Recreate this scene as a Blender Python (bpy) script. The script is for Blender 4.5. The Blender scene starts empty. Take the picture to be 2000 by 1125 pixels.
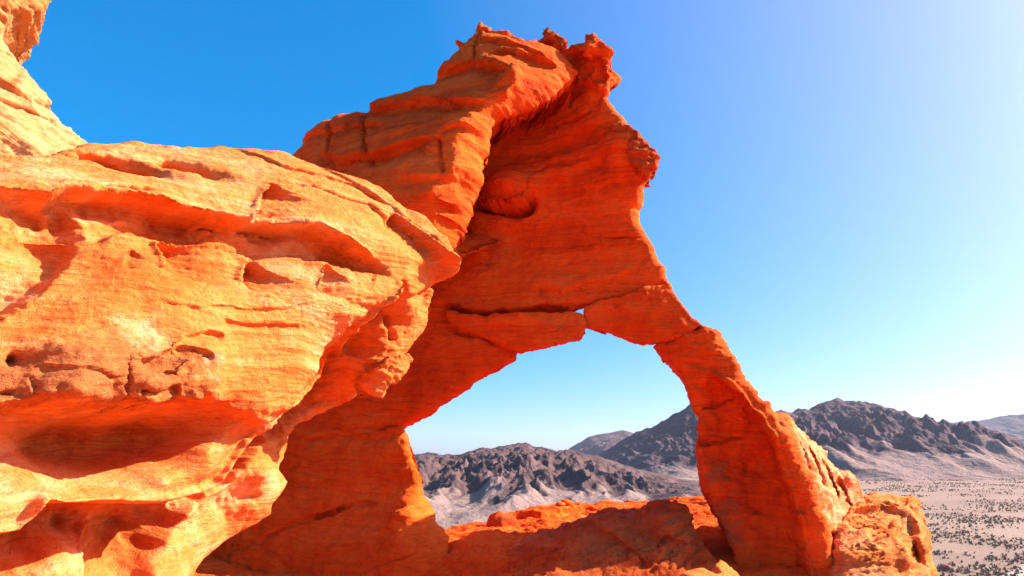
import bpy, math, random
import numpy as np
from mathutils import Vector, Matrix
from mathutils.geometry import tessellate_polygon

# ------------------------------------------------------------------ camera, sky, sun, exposure
scene = bpy.context.scene
PITCH = math.radians(14.0)
CAM = np.array([0.0, 0.0, 1.7])
FPX = 2000.0 * 24.0 / 36.0
cam_data = bpy.data.cameras.new('camera'); cam_data.lens = 24.0; cam_data.sensor_width = 36.0
cam_data.clip_start = 0.05; cam_data.clip_end = 60000.0
cam = bpy.data.objects.new('camera', cam_data); scene.collection.objects.link(cam)
cam.location = CAM; cam.rotation_euler = (math.radians(90) + PITCH, 0, 0)
scene.camera = cam

SUN_AZ = math.radians(83.0)      # clockwise from +Y (the view direction)
SUN_EL = math.radians(33.0)
world = bpy.data.worlds.new('World'); scene.world = world; world.use_nodes = True
wn = world.node_tree.nodes; wl = world.node_tree.links; wn.clear()
sky = wn.new('ShaderNodeTexSky'); sky.sky_type = 'NISHITA'; sky.sun_disc = False
sky.sun_elevation = SUN_EL; sky.sun_rotation = SUN_AZ
sky.altitude = 0; sky.air_density = 0.4; sky.dust_density = 1.7; sky.ozone_density = 5.0
hs = wn.new('ShaderNodeHueSaturation'); hs.inputs['Saturation'].default_value = 1.38
gm = wn.new('ShaderNodeGamma'); gm.inputs['Gamma'].default_value = 0.7
bg = wn.new('ShaderNodeBackground'); bg.inputs['Strength'].default_value = 0.146
wo = wn.new('ShaderNodeOutputWorld')
wl.new(sky.outputs[0], hs.inputs['Color']); tn = wn.new('ShaderNodeMix'); tn.data_type = 'RGBA'; tn.blend_type = 'MULTIPLY'; tn.inputs[0].default_value = 1.0; tn.inputs[7].default_value = (0.98, 0.915, 1.07, 1.0)
wl.new(hs.outputs[0], tn.inputs[6]); wl.new(tn.outputs[2], gm.inputs[0]); wl.new(gm.outputs[0], bg.inputs[0]); wl.new(bg.outputs[0], wo.inputs[0])

sd = bpy.data.lights.new('sun', 'SUN'); sd.energy = 3.6; sd.angle = math.radians(0.5); sd.color = (1.0, 0.94, 0.85)
sun = bpy.data.objects.new('sun', sd); scene.collection.objects.link(sun)
sdir = Vector((math.sin(SUN_AZ) * math.cos(SUN_EL), math.cos(SUN_AZ) * math.cos(SUN_EL), math.sin(SUN_EL)))
sun.rotation_euler = (-sdir).to_track_quat('-Z', 'Y').to_euler(); sun.location = sdir * 60

scene.view_settings.view_transform = 'Standard'; scene.view_settings.look = 'None'
scene.view_settings.exposure = 2.0; scene.view_settings.gamma = 1.0
scene.view_settings.use_curve_mapping = False
scene.render.engine = 'CYCLES'
scene.cycles.use_denoising = True
scene.cycles.max_bounces = 8; scene.cycles.diffuse_bounces = 5; scene.cycles.volume_bounces = 0

# ------------------------------------------------------------------ helpers
rng = np.random.default_rng(7)
PERM = rng.permutation(256); PERM = np.concatenate([PERM, PERM, PERM])
G3 = rng.normal(size=(256, 3)); G3 /= np.linalg.norm(G3, axis=1)[:, None]

def perlin(P):
    P = np.asarray(P, dtype=np.float64)
    out = np.empty(len(P))
    for a in range(0, len(P), 200000):
        Q = P[a:a + 200000]
        I = np.floor(Q).astype(np.int64); F = Q - I; I &= 255
        U = F * F * F * (F * (F * 6 - 15) + 10)
        res = 0
        for dx in (0, 1):
            wx = U[:, 0] if dx else 1 - U[:, 0]
            hx = PERM[(I[:, 0] + dx) & 255]
            for dy in (0, 1):
                wy = U[:, 1] if dy else 1 - U[:, 1]
                hy = PERM[hx + ((I[:, 1] + dy) & 255)]
                for dz in (0, 1):
                    wz = U[:, 2] if dz else 1 - U[:, 2]
                    g = G3[PERM[hy + ((I[:, 2] + dz) & 255)] & 255]
                    d = g[:, 0] * (F[:, 0] - dx) + g[:, 1] * (F[:, 1] - dy) + g[:, 2] * (F[:, 2] - dz)
                    res = res + d * wx * wy * wz
        out[a:a + 200000] = res * 1.5
    return out

def fbm(P, octv=4, gain=0.5, lac=2.1, ridged=False):
    P = np.asarray(P, dtype=np.float64); s = 0; a = 1.0
    for i in range(octv):
        v = perlin(P + 17.3 * i)
        if ridged: v = 1 - 2 * np.abs(v)
        s = s + a * v; a *= gain; P = P * lac
    return s

def stair(x):
    f = np.floor(x)
    return f + sstep(0.7, 1.0, x - f)

def sstep(a, b, x):
    t = np.clip((x - a) / (b - a), 0, 1)
    return t * t * (3 - 2 * t)

def ray(px, py):
    cx = (px - 1000.0) / FPX; cy = (562.5 - py) / FPX
    return np.array([cx, math.cos(PITCH) - cy * math.sin(PITCH), math.sin(PITCH) + cy * math.cos(PITCH)])

def at(px, py, Y):
    d = ray(px, py)
    return CAM + d * (Y / d[1])

def new_obj(name, verts, faces, mat, parent=None, smooth=True, attrs=None):
    me = bpy.data.meshes.new(name)
    verts = np.asarray(verts, dtype=np.float32)
    quads = np.asarray(faces[0], dtype=np.int32).reshape(-1, 4)
    tris = np.asarray(faces[1], dtype=np.int32).reshape(-1, 3)
    me.vertices.add(len(verts)); me.vertices.foreach_set('co', verts.ravel())
    nl = quads.size + tris.size
    me.loops.add(nl); me.loops.foreach_set('vertex_index', np.concatenate([quads.ravel(), tris.ravel()]))
    nf = len(quads) + len(tris)
    me.polygons.add(nf)
    ls = np.concatenate([np.arange(len(quads)) * 4, quads.size + np.arange(len(tris)) * 3])
    me.polygons.foreach_set('loop_start', ls.astype(np.int32))
    me.polygons.foreach_set('use_smooth', np.full(nf, smooth))
    for k, v in (attrs or {}).items():
        at_ = me.attributes.new(k, 'FLOAT', 'POINT'); at_.data.foreach_set('value', np.asarray(v, dtype=np.float32))
    me.update(calc_edges=True); me.validate()
    me.materials.append(mat)
    o = bpy.data.objects.new(name, me); scene.collection.objects.link(o)
    if parent is not None:
        o.parent = parent
        o.matrix_parent_inverse = Matrix.Translation(parent.location).inverted()
    return o

def thing(name, label, cat, loc, group=None):
    o = bpy.data.objects.new(name, None); scene.collection.objects.link(o)
    o.location = loc; o['label'] = label; o['category'] = cat; o.empty_display_size = 0.3
    if group: o['group'] = group
    return o

def tag(o, label, cat, group=None):
    o['label'] = label; o['category'] = cat
    if group: o['group'] = group
    return o

class Plane:
    def __init__(s, o, u, v):
        s.o = np.array(o, float); s.u = np.array(u, float) / np.linalg.norm(u)
        v = np.array(v, float); v -= s.u * (v @ s.u); s.v = v / np.linalg.norm(v)
        s.n = np.cross(s.u, s.v)
    def uvw(s, P):
        d = np.asarray(P) - s.o
        return np.stack([d @ s.u, d @ s.v, d @ s.n], -1)
    def hit(s, px, py, w):
        d = ray(px, py)
        t = (w - (CAM - s.o) @ s.n) / (d @ s.n)
        P = CAM + d * t - s.o
        return np.array([P @ s.u, P @ s.v])
    def world(s, u, v, w):
        return s.o + u[:, None] * s.u + v[:, None] * s.v + w[:, None] * s.n

class TPS:
    def __init__(s, X, y, lam=1e-3):
        s.X = np.asarray(X, float); n = len(s.X); y = np.asarray(y, float)
        s.sc = max(np.ptp(s.X[:, 0]), np.ptp(s.X[:, 1])); s.c = s.X.mean(0)
        X = (s.X - s.c) / s.sc; s.Xn = X
        K = s.k(((X[:, None] - X[None]) ** 2).sum(-1)) + lam * np.eye(n)
        Pm = np.concatenate([np.ones((n, 1)), X], 1)
        A = np.block([[K, Pm], [Pm.T, np.zeros((3, 3))]])
        s.w = np.linalg.solve(A, np.concatenate([y, np.zeros(3)]))
        s.lo, s.hi = y.min() - 0.6, y.max() + 0.4
    @staticmethod
    def k(r2):
        return 0.5 * r2 * np.log(r2 + 1e-12)
    def __call__(s, Q):
        Q = (np.atleast_2d(Q) - s.c) / s.sc; out = np.empty(len(Q))
        for a in range(0, len(Q), 60000):
            q = Q[a:a + 60000]
            r2 = ((q[:, None] - s.Xn[None]) ** 2).sum(-1)
            out[a:a + 60000] = s.k(r2) @ s.w[:-3] + s.w[-3] + q @ s.w[-2:]
        return np.clip(out, s.lo, s.hi)

def solve_uv(pl, base, px, py):
    w = 0.0
    for _ in range(14):
        uv = pl.hit(px, py, w); w = 0.5 * w + 0.5 * base(uv[None])[0]
    return pl.hit(px, py, w)

def seg_dist(Ug, Vg, pts, rmax, h, u0, v0, closed=False):
    """distance to a polyline, side sign (+ = right hand when walking), arclength fraction, nearest point; on the grid"""
    sh = Ug.shape
    D = np.full(sh, 1e9); S = np.zeros(sh); T = np.zeros(sh); NX = np.zeros(sh); NY = np.zeros(sh)
    pts = np.asarray(pts); n = len(pts)
    idx = [(i, (i + 1) % n) for i in range(n if closed else n - 1)]
    L = np.array([np.linalg.norm(pts[b] - pts[a]) for a, b in idx]); tot = L.sum(); acc = 0
    for (a, b), l in zip(idx, L):
        A, B = pts[a], pts[b]
        i0 = max(0, int((min(A[0], B[0]) - rmax - u0) / h)); i1 = min(sh[0], int((max(A[0], B[0]) + rmax - u0) / h) + 2)
        j0 = max(0, int((min(A[1], B[1]) - rmax - v0) / h)); j1 = min(sh[1], int((max(A[1], B[1]) + rmax - v0) / h) + 2)
        if i0 < i1 and j0 < j1 and l > 1e-9:
            sl = (slice(i0, i1), slice(j0, j1))
            dx = Ug[sl] - A[0]; dy = Vg[sl] - A[1]
            ex, ey = (B - A) / l
            t = np.clip(dx * ex + dy * ey, 0, l)
            qx = A[0] + ex * t; qy = A[1] + ey * t
            d = np.hypot(Ug[sl] - qx, Vg[sl] - qy)
            m = d < D[sl]
            cr = dx * ey - dy * ex
            D[sl] = np.where(m, d, D[sl]); S[sl] = np.where(m, np.where(cr >= 0, d, -d), S[sl])
            T[sl] = np.where(m, (acc + t) / tot, T[sl]); NX[sl] = np.where(m, qx, NX[sl]); NY[sl] = np.where(m, qy, NY[sl])
        acc += l
    return D, S, T, NX, NY, tot

def inside_poly(us, vs, pts):
    M = np.zeros((len(us), len(vs)), bool); n = len(pts)
    for i in range(n):
        A, B = pts[i], pts[(i + 1) % n]
        if A[1] == B[1]: continue
        c = (vs >= min(A[1], B[1])) & (vs < max(A[1], B[1]))
        if not c.any(): continue
        xc = A[0] + (vs[c] - A[1]) * (B[0] - A[0]) / (B[1] - A[1])
        M[:, c] ^= us[:, None] < xc[None, :]
    return M

def rough_line(pts, step, amp, seed, closed=True, freq=2.5):
    pts = np.asarray(pts); out = []; n = len(pts)
    for i in range(n if closed else n - 1):
        A, B = pts[i], pts[(i + 1) % n]; k = max(1, int(np.linalg.norm(B - A) / step))
        for j in range(k): out.append(A + (B - A) * j / k)
    if not closed: out.append(pts[-1])
    out = np.array(out)
    if amp > 0:
        q = np.stack([out[:, 0] * freq, out[:, 1] * freq, np.full(len(out), seed * 3.7)], 1)
        out = out + amp * np.stack([fbm(q, 4, 0.6), fbm(q + 50.5, 4, 0.6)], 1)
    return out

def mass(name, pl, outline, ctrl, mat, parent=None, h=0.02, R=0.12, drop=None, back=1.5, inset=0.3, mode='w',
         strokes=(), edge_amp=0.02, edge_freq=2.5, patches=(), seed=1, n_big=0.05, n_mid=0.02, n_strata=0.02, bed=(0.05, -0.06, 1.0),
         n_fine=0.010, lam=1e-4, extra_world=(), ring=0.06, fluff=0.0, pat_rough=0.0):
    # control surface in the mass's own plane
    X = []; Wc = []
    for c in ctrl:
        if mode == 'w':
            X.append(pl.hit(c[0], c[1], c[2])); Wc.append(c[2])
        else:
            q = pl.uvw(at(*c)); X.append(q[:2]); Wc.append(q[2])
    for P in extra_world:
        q = pl.uvw(np.array(P)); X.append(q[:2]); Wc.append(q[2])
    base = TPS(X, Wc, lam)
    ol = np.array([solve_uv(pl, base, *p[:2]) if len(p) == 2 else pl.uvw(np.array(p))[:2] for p in outline])
    if ((ol[:, 0] * np.roll(ol[:, 1], -1)) - (np.roll(ol[:, 0], -1) * ol[:, 1])).sum() < 0: ol = ol[::-1]
    ol = rough_line(ol, h * 2, edge_amp, seed, True, edge_freq)
    u0, v0 = ol.min(0) - 3 * h; u1, v1 = ol.max(0) + 3 * h
    us = np.arange(u0, u1, h); vs = np.arange(v0, v1, h)
    Ug, Vg = np.meshgrid(us, vs, indexing='ij')
    D, S, T, NX, NY, tot = seg_dist(Ug, Vg, ol, max(R, 4 * h) * 1.3, h, u0, v0, True)
    ins = inside_poly(us, vs, ol)
    sd_ = np.where(ins, D, -D)
    keep_v = sd_ > -0.45 * h
    cell = keep_v[:-1, :-1] & keep_v[1:, :-1] & keep_v[:-1, 1:] & keep_v[1:, 1:]
    # drop cells hanging by a corner only (keeps the border manifold)
    used = np.zeros(Ug.shape, bool)
    used[:-1, :-1] |= cell; used[1:, :-1] |= cell; used[:-1, 1:] |= cell; used[1:, 1:] |= cell
    cnt = np.zeros(Ug.shape, int)
    cnt[:-1, :-1] += cell; cnt[1:, :-1] += cell; cnt[:-1, 1:] += cell; cnt[1:, 1:] += cell
    bordv = used & (cnt < 4)
    Ug2 = np.where(bordv, NX, Ug); Vg2 = np.where(bordv, NY, Vg)
    dist = np.where(bordv, 0.0, np.clip(sd_, 0, None))
    # strokes
    Wb = np.zeros(Ug.shape)
    flat = used.ravel()
    uvf = np.stack([Ug2.ravel()[flat], Vg2.ravel()[flat]], 1)
    bw = np.zeros(Ug.size); bw[flat] = base(uvf); bw = bw.reshape(Ug.shape)
    if True:   # warp field so that strokes wander like natural cracks
        q = np.stack([uvf[:, 0] * 1.7, uvf[:, 1] * 1.7, np.full(len(uvf), seed + .3)], 1)
        w1 = np.zeros(Ug.size); w2 = np.zeros(Ug.size)
        w1[flat] = fbm(q, 4, .55); w2[flat] = fbm(q + 31.7, 4, .55)
        Uw = Ug2 + 0.05 * w1.reshape(Ug.shape); Vw = Vg2 + 0.05 * w2.reshape(Ug.shape)
        mod = 1 + 0.35 * w2.reshape(Ug.shape)
    for st in strokes:
        k = st[0]
        if k == 'bump':
            _, p, ru, rv, amp = st[:5]; ang = st[5] if len(st) > 5 else 0
            c = solve_uv(pl, base, *p); du = Uw - c[0]; dv = Vw - c[1]
            ca, sa = math.cos(ang), math.sin(ang)
            e = ((du * ca + dv * sa) / ru) ** 2 + ((-du * sa + dv * ca) / rv) ** 2
            Wb += amp * np.exp(-e)
            continue
        pts = np.array([solve_uv(pl, base, *p) for p in st[1]]); depth = st[2]; wid = st[3]
        taper = st[5] if len(st) > 5 else 0.12
        d, s, t, _, _, L = seg_dist(Uw, Vw, pts, wid * 3.2 + 0.1, h, u0, v0)
        ok = d < 1e8
        tp = sstep(0, taper, t) * sstep(0, taper, 1 - t) if taper > 0 else 1.0
        if k == 'groove': f = -depth * np.exp(-(d / wid) ** 2) * mod
        elif k == 'ridge': f = depth * np.exp(-np.abs(d / wid) ** 1.3) * mod
        elif k == 'ledge':
            lw = st[4]
            f = -depth * mod * sstep(-lw, lw * 0.5, s) * np.where(s > 0, np.exp(-(np.abs(s) / wid) ** 1.6), 1) \
                + 0.22 * depth * np.exp(-((s + lw) / (lw * 1.6)) ** 2)
        Wb += np.where(ok, f * tp, 0)
    W = bw + Wb
    dr = R if drop is None else drop
    x = np.clip(dist / R, 0, 1)
    W = W - dr * (1 - np.sqrt(np.clip(1 - (1 - x) ** 2, 0, 1)))
    # normals on the grid
    gu, gv = np.gradient(np.where(used, W, bw), h)
    idx = -np.ones(Ug.shape, int); idx[used] = np.arange(used.sum())
    u = Ug2[used]; v = Vg2[used]; w = W[used]
    gx = np.clip(gu[used], -3, 3); gy = np.clip(gv[used], -3, 3)
    N = pl.n[None] - gx[:, None] * pl.u - gy[:, None] * pl.v
    # the border leans outward
    sg = np.gradient(np.where(D < 1e8, sd_, R * 1.3), h)
    bx = -sg[0][used]; by = -sg[1][used]
    f = np.clip(1 - dist[used] / (R * 0.6), 0, 1)[:, None]
    out2 = bx[:, None] * pl.u + by[:, None] * pl.v
    out2 /= np.maximum(np.linalg.norm(out2, axis=1), 1e-6)[:, None]
    N /= np.linalg.norm(N, axis=1)[:, None]
    N = N * (1 - 0.7 * f) + out2 * 0.7 * f
    N /= np.maximum(np.linalg.norm(N, axis=1), 1e-6)[:, None]
    P = pl.world(u, v, w)
    nf = len(P)
    quads = np.stack([idx[:-1, :-1][cell], idx[1:, :-1][cell], idx[1:, 1:][cell], idx[:-1, 1:][cell]], 1)
    # border edges, walked so that the cell lies on the left
    E = np.concatenate([quads[:, [0, 1]], quads[:, [1, 2]], quads[:, [2, 3]], quads[:, [3, 0]]])
    key = E[:, 0].astype(np.int64) * (nf + 1) + E[:, 1]; rev = E[:, 1].astype(np.int64) * (nf + 1) + E[:, 0]
    Eb = E[~np.isin(key, rev)]
    bv = np.unique(Eb); bmap = -np.ones(nf, int); bmap[bv] = np.arange(len(bv))
    # side rings
    inw = np.stack([-bx[bv], -by[bv]], 1)
    inw /= np.maximum(np.linalg.norm(inw, axis=1), 1e-6)[:, None]
    nb = len(bv); bd = back if np.isscalar(back) else 1.0
    wmin = w[bv]; wend = np.minimum(wmin, bw[used][bv]) - bd
    K = max(3, int(bd / ring)); prev = bv; sideq = []; V = [P]; NN = [N]; cntv = nf
    o3 = out2[bv]
    for r in range(1, K + 1):
        fr = (r / K) ** 1.25
        ww = wmin + (wend - wmin) * fr; de = (wmin - ww)
        uu = u[bv] + inw[:, 0] * inset * de; vv = v[bv] + inw[:, 1] * inset * de
        V.append(pl.world(uu, vv, ww)); NN.append(o3)
        cur = cntv + np.arange(nb); cntv += nb
        a = prev[bmap[Eb[:, 0]]]; b = prev[bmap[Eb[:, 1]]]
        c = cur[bmap[Eb[:, 1]]]; d_ = cur[bmap[Eb[:, 0]]]
        sideq.append(np.stack([b, a, d_, c], 1)); prev = cur
    P = np.concatenate(V); N = np.concatenate(NN)
    quads = np.concatenate([quads] + sideq)
    at_ = {}
    for nm, poly, feather in patches:
        pp = np.array([solve_uv(pl, base, *p) for p in poly])
        pp = rough_line(pp, 0.05, 0.03, seed + 3)
        d, s_, t_, _, _, _ = seg_dist(Uw, Vw, pp, feather * 1.5 + 0.05, h, u0, v0, True)
        i2 = inside_poly(us, vs, pp)
        dd = np.where(i2, np.minimum(d, feather * 1.5), -np.minimum(d, feather * 1.5))
        val = np.zeros(len(P)); val[:nf] = sstep(-feather, feather, dd[used] + 0.06 * perlin(P[:nf] * 9))
        at_[nm] = np.maximum(at_.get(nm, 0), val)
    for nm in ('patina', 'bleach_sunlit'):
        if nm not in at_: at_[nm] = np.zeros(len(P))
    # rock relief in world space
    b = np.array(bed, float); s = P @ b
    mask = np.clip(0.55 + 0.9 * perlin(P * 0.9 + seed), 0, 1)
    q = np.stack([P[:, 0] * 0.7, P[:, 1] * 0.7, s * 7.0], 1)
    q += 0.35 * np.stack([perlin(P * 1.3 + 5), perlin(P * 1.3 + 9), perlin(P * 1.1 + 13)], 1)
    disp = n_big * fbm(P * 1.4 + seed * 1.7, 3, .5) + n_mid * fbm(P * 5.0 + seed, 3, .55)
    disp += n_strata * (perlin(q) + 0.55 * perlin(q * [1.6, 1.6, 2.6] + 7) + 0.5 * perlin(q * [2.2, 2.2, 5.5] + 15)) * mask
    disp += n_fine * fbm(P * 22.0, 2, .6)
    if fluff > 0:   # spalling plates
        q3 = np.stack([P[:, 0] * 2.2, P[:, 1] * 2.2, s * 7.5], 1) + 3
        disp += fluff * stair(fbm(q3, 4, .6) * 4.0) * np.clip(.6 + 1.2 * perlin(P * 1.1 + 40), 0, 1.4)
    if 'patina' in at_ and pat_rough > 0:
        disp += at_['patina'] * pat_rough * (stair(fbm(P * 4.5 + 8, 4, .6) * 3.0) + .5)
    if 'smooth' in at_: disp = disp * (1 - .78 * at_['smooth'])
    P = P + N * disp[:, None]
    # cap at the back
    tris = []
    nxt = {int(a): int(b_) for a, b_ in Eb}
    lastmap = {int(vv_): int(prev[i]) for i, vv_ in enumerate(bv)}
    seen = set(); loops = []
    for a in list(nxt):
        if a in seen: continue
        lp = []; c = a
        while c not in seen and c in nxt:
            seen.add(c); lp.append(c); c = nxt[c]
        loops.append(lp)
    lp = max(loops, key=len)
    ids = [lastmap[i] for i in lp]
    co = pl.uvw(P[ids])
    step = max(1, len(ids) // 400)
    tt = tessellate_polygon([[Vector((p[0], p[1], 0)) for p in co]])
    tris = [(ids[t[0]], ids[t[2]], ids[t[1]]) for t in tt]
    return new_obj(name, P, (quads, np.array(tris, dtype=np.int32).reshape(-1, 3)), mat, parent, True, at_)

# ------------------------------------------------------------------ materials
class NT:
    def __init__(s, name):
        s.m = bpy.data.materials.new(name); s.m.use_nodes = True
        s.n = s.m.node_tree.nodes; s.l = s.m.node_tree.links; s.n.clear()
        s.out = s.n.new('ShaderNodeOutputMaterial'); s.b = s.n.new('ShaderNodeBsdfPrincipled')
        s.l.new(s.b.outputs[0], s.out.inputs[0])
        s.b.inputs['Roughness'].default_value = 0.95; s.b.inputs['Specular IOR Level'].default_value = 0.12
        s.pos = s.n.new('ShaderNodeNewGeometry').outputs['Position']
    def set(s, inp, v):
        if hasattr(v, 'links'): s.l.new(v, inp)
        else: inp.default_value = v
    def math(s, op, a, b=0.0, c=0.0, clamp=False):
        n = s.n.new('ShaderNodeMath'); n.operation = op; n.use_clamp = clamp
        for i, x in enumerate((a, b, c)): s.set(n.inputs[i], x)
        return n.outputs[0]
    def vmul(s, v, k):
        n = s.n.new('ShaderNodeVectorMath'); n.operation = 'MULTIPLY'; s.set(n.inputs[0], v); n.inputs[1].default_value = k
        return n.outputs[0]
    def noise(s, scale, detail=4, rough=.55, vec=None, dist=0.0):
        n = s.n.new('ShaderNodeTexNoise'); n.inputs['Scale'].default_value = scale
        n.inputs['Detail'].default_value = detail; n.inputs['Roughness'].default_value = rough
        n.inputs['Distortion'].default_value = dist
        s.l.new(vec if vec is not None else s.pos, n.inputs['Vector'])
        return n.outputs['Fac']
    def voro(s, scale, vec=None, feat='F1'):
        n = s.n.new('ShaderNodeTexVoronoi'); n.feature = feat; n.inputs['Scale'].default_value = scale
        s.l.new(vec if vec is not None else s.pos, n.inputs['Vector'])
        return n.outputs['Distance']
    def ramp(s, f, stops):
        n = s.n.new('ShaderNodeValToRGB'); e = n.color_ramp.elements
        while len(e) > 1: e.remove(e[-1])
        for i, (p, c) in enumerate(stops):
            x = e[0] if i == 0 else e.new(p)
            x.position = p; x.color = (*c, 1) if len(c) == 3 else c
        s.set(n.inputs[0], f)
        return n.outputs[0]
    def mix(s, f, a, b, op='MIX'):
        n = s.n.new('ShaderNodeMix'); n.data_type = 'RGBA'; n.blend_type = op
        s.set(n.inputs[0], f)
        for i, x in ((6, a), (7, b)):
            s.set(n.inputs[i], (*x, 1) if isinstance(x, tuple) and len(x) == 3 else x)
        return n.outputs[2]
    def attr(s, name):
        n = s.n.new('ShaderNodeAttribute'); n.attribute_name = name
        return n.outputs['Fac']
    def map(s, f, a, b, c=0.0, d=1.0):
        n = s.n.new('ShaderNodeMapRange'); n.clamp = True
        for i, x in enumerate((f, a, b, c, d)): s.set(n.inputs[i], x)
        return n.outputs[0]
    def bump(s, hgt, dist, strength=1.0, normal=None):
        n = s.n.new('ShaderNodeBump'); n.inputs['Strength'].default_value = strength; n.inputs['Distance'].default_value = dist
        s.l.new(hgt, n.inputs['Height'])
        if normal is not None: s.l.new(normal, n.inputs['Normal'])
        return n.outputs[0]
    def dot(s, v, k):
        n = s.n.new('ShaderNodeVectorMath'); n.operation = 'DOT_PRODUCT'; s.l.new(v, n.inputs[0]); n.inputs[1].default_value = k
        return n.outputs['Value']

def rock_mat(name, dark, mid, light, bed=(0.05, -0.06, 1.0), patina=(0.40, 0.10, 0.025), bleach_sunlit=(0.86, 0.37, 0.16), lam_bump=0.026, grain=0.010):
    t = NT(name)
    comb = t.n.new('ShaderNodeCombineXYZ'); sp = t.n.new('ShaderNodeSeparateXYZ'); t.l.new(t.pos, sp.inputs[0])
    warp = t.noise(1.1, 3)
    s_ = t.math('ADD', t.dot(t.pos, bed), t.math('MULTIPLY', warp, 0.35))
    t.l.new(t.math('MULTIPLY', sp.outputs[0], 0.35), comb.inputs[0]); t.l.new(t.math('MULTIPLY', sp.outputs[1], 0.35), comb.inputs[1])
    t.l.new(t.math('MULTIPLY', s_, 9.0), comb.inputs[2])
    lam = t.noise(1.0, 6, .68, comb.outputs[0])
    big = t.noise(0.55, 5, .6)
    med = t.noise(3.3, 5, .62)
    f = t.math('ADD', t.math('MULTIPLY', big, 0.45), t.math('ADD', t.math('MULTIPLY', lam, 0.35), t.math('MULTIPLY', med, 0.2)))
    col = t.ramp(f, [(0.39, dark), (0.5, mid), (0.60, light)])
    # desert varnish streaks and speckle
    sv = t.map(t.noise(1.7, 7, .72, dist=.6), 0.58, 0.70, 0, 0.65)
    col = t.mix(sv, col, tuple(c * 0.62 for c in dark))
    c2 = t.n.new('ShaderNodeVectorMath'); c2.operation = 'MULTIPLY'; t.l.new(comb.outputs[0], c2.inputs[0]); c2.inputs[1].default_value = (1.6, 1.6, 2.2)
    thin = t.map(t.noise(1.0, 4, .6, c2.outputs[0]), 0.57, 0.64, 0, 0.36)
    thin = t.math('MULTIPLY', thin, t.map(t.noise(0.8, 3), 0.42, 0.6))
    col = t.mix(thin, col, tuple(c * 0.55 for c in dark))
    speck = t.map(t.noise(34, 4, .75), 0.58, 0.74, 0, 0.45)
    col = t.mix(speck, col, tuple(c * 0.7 for c in dark))
    pt = t.attr('patina'); bl = t.attr('bleach_sunlit')
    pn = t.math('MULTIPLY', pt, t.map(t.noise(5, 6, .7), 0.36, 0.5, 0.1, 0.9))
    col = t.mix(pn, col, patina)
    col = t.mix(t.math('MULTIPLY', bl, t.map(t.noise(4, 5, .65), 0.35, 0.6, 0.0, 0.8)), col, bleach_sunlit)
    t.l.new(col, t.b.inputs['Base Color'])
    g = t.noise(60, 4, .7)
    pits = t.map(t.voro(14, t.vmul(t.pos, (1, 1, 1.6))), 0.0, 0.35)
    g2 = t.noise(13, 5, .65)
    n1 = t.bump(lam, lam_bump * 4, 0.9)
    n2 = t.bump(g2, grain * 3.5, 0.8, n1)
    n3 = t.bump(pits, grain * 0.9, 0.5, n2)
    n4 = t.bump(g, grain * 1.5, 0.8, n3)
    t.l.new(n4, t.b.inputs['Normal'])
    return t.m

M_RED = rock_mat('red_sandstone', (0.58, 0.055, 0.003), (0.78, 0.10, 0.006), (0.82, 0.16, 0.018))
M_GOLD = rock_mat('golden_sandstone', (0.62, 0.105, 0.011), (0.76, 0.205, 0.040), (0.80, 0.32, 0.118), bed=(0.03, -0.10, 1.0))
M_PALE = rock_mat('pale_sandstone', (0.58, 0.19, 0.05), (0.68, 0.28, 0.095), (0.73, 0.36, 0.14), bed=(0.45, 0.1, 1.0))
M_CRUST = rock_mat('crust_sandstone', (0.36, 0.048, 0.008), (0.52, 0.075, 0.010), (0.64, 0.13, 0.025))
M_BOULDER = rock_mat('boulder_stone', (0.24, 0.09, 0.06), (0.32, 0.12, 0.075), (0.42, 0.17, 0.10))

# ------------------------------------------------------------------ desert floor and hills
def plain_z(x, y):
    r = np.hypot(x, y)
    z = -38.0 + 0.0 * r
    z = z + 14.0 * sstep(150, 1100, y) + 12 * sstep(900, 4000, y)
    q = np.stack([x / 90.0, y / 90.0, np.zeros_like(x)], 1)
    return z + 1.6 * perlin(q) * sstep(60, 250, r) + 0.5 * perlin(q * 4.1) * sstep(60, 250, r)

t = NT('desert_soil')
n_big = t.noise(0.012, 5, .6); n_m = t.noise(0.35, 6, .7); n_f = t.noise(2.2, 4, .7)
soil = t.ramp(n_big, [(0.35, (0.205, 0.118, 0.085)), (0.5, (0.255, 0.152, 0.108)), (0.66, (0.295, 0.184, 0.128))])
soil = t.mix(t.map(n_m, 0.52, 0.68, 0, 0.55), soil, (0.29, 0.17, 0.125))
soil = t.mix(t.map(n_f, 0.56, 0.7, 0, 0.5), soil, (0.55, 0.40, 0.29))
vb = t.voro(0.16, t.vmul(t.pos, (1, 1, 0)))
soil = t.mix(t.map(vb, 0.10, 0.26, 0.7, 0.0), soil, (0.17, 0.125, 0.065))
t.l.new(soil, t.b.inputs['Base Color'])
t.l.new(t.bump(n_m, 0.6, 0.6, t.bump(n_f, 0.2, 0.5)), t.b.inputs['Normal'])
M_SOIL = t.m

def grid_obj(name, X, Y, Z, mat, attrs=None):
    a, b = X.shape; idx = np.arange(a * b).reshape(a, b)
    q = np.stack([idx[:-1, :-1], idx[1:, :-1], idx[1:, 1:], idx[:-1, 1:]], -1).reshape(-1, 4)
    P = np.stack([X.ravel(), Y.ravel(), Z.ravel()], 1)
    e1 = P[q[0, 1]] - P[q[0, 0]]; e2 = P[q[0, 3]] - P[q[0, 0]]
    if np.cross(e1, e2)[2] < 0: q = q[:, ::-1]
    o = new_obj(name, P, (q, np.zeros((0, 3), int)), mat, None, True, attrs)
    o['kind'] = 'structure'
    return o

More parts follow.
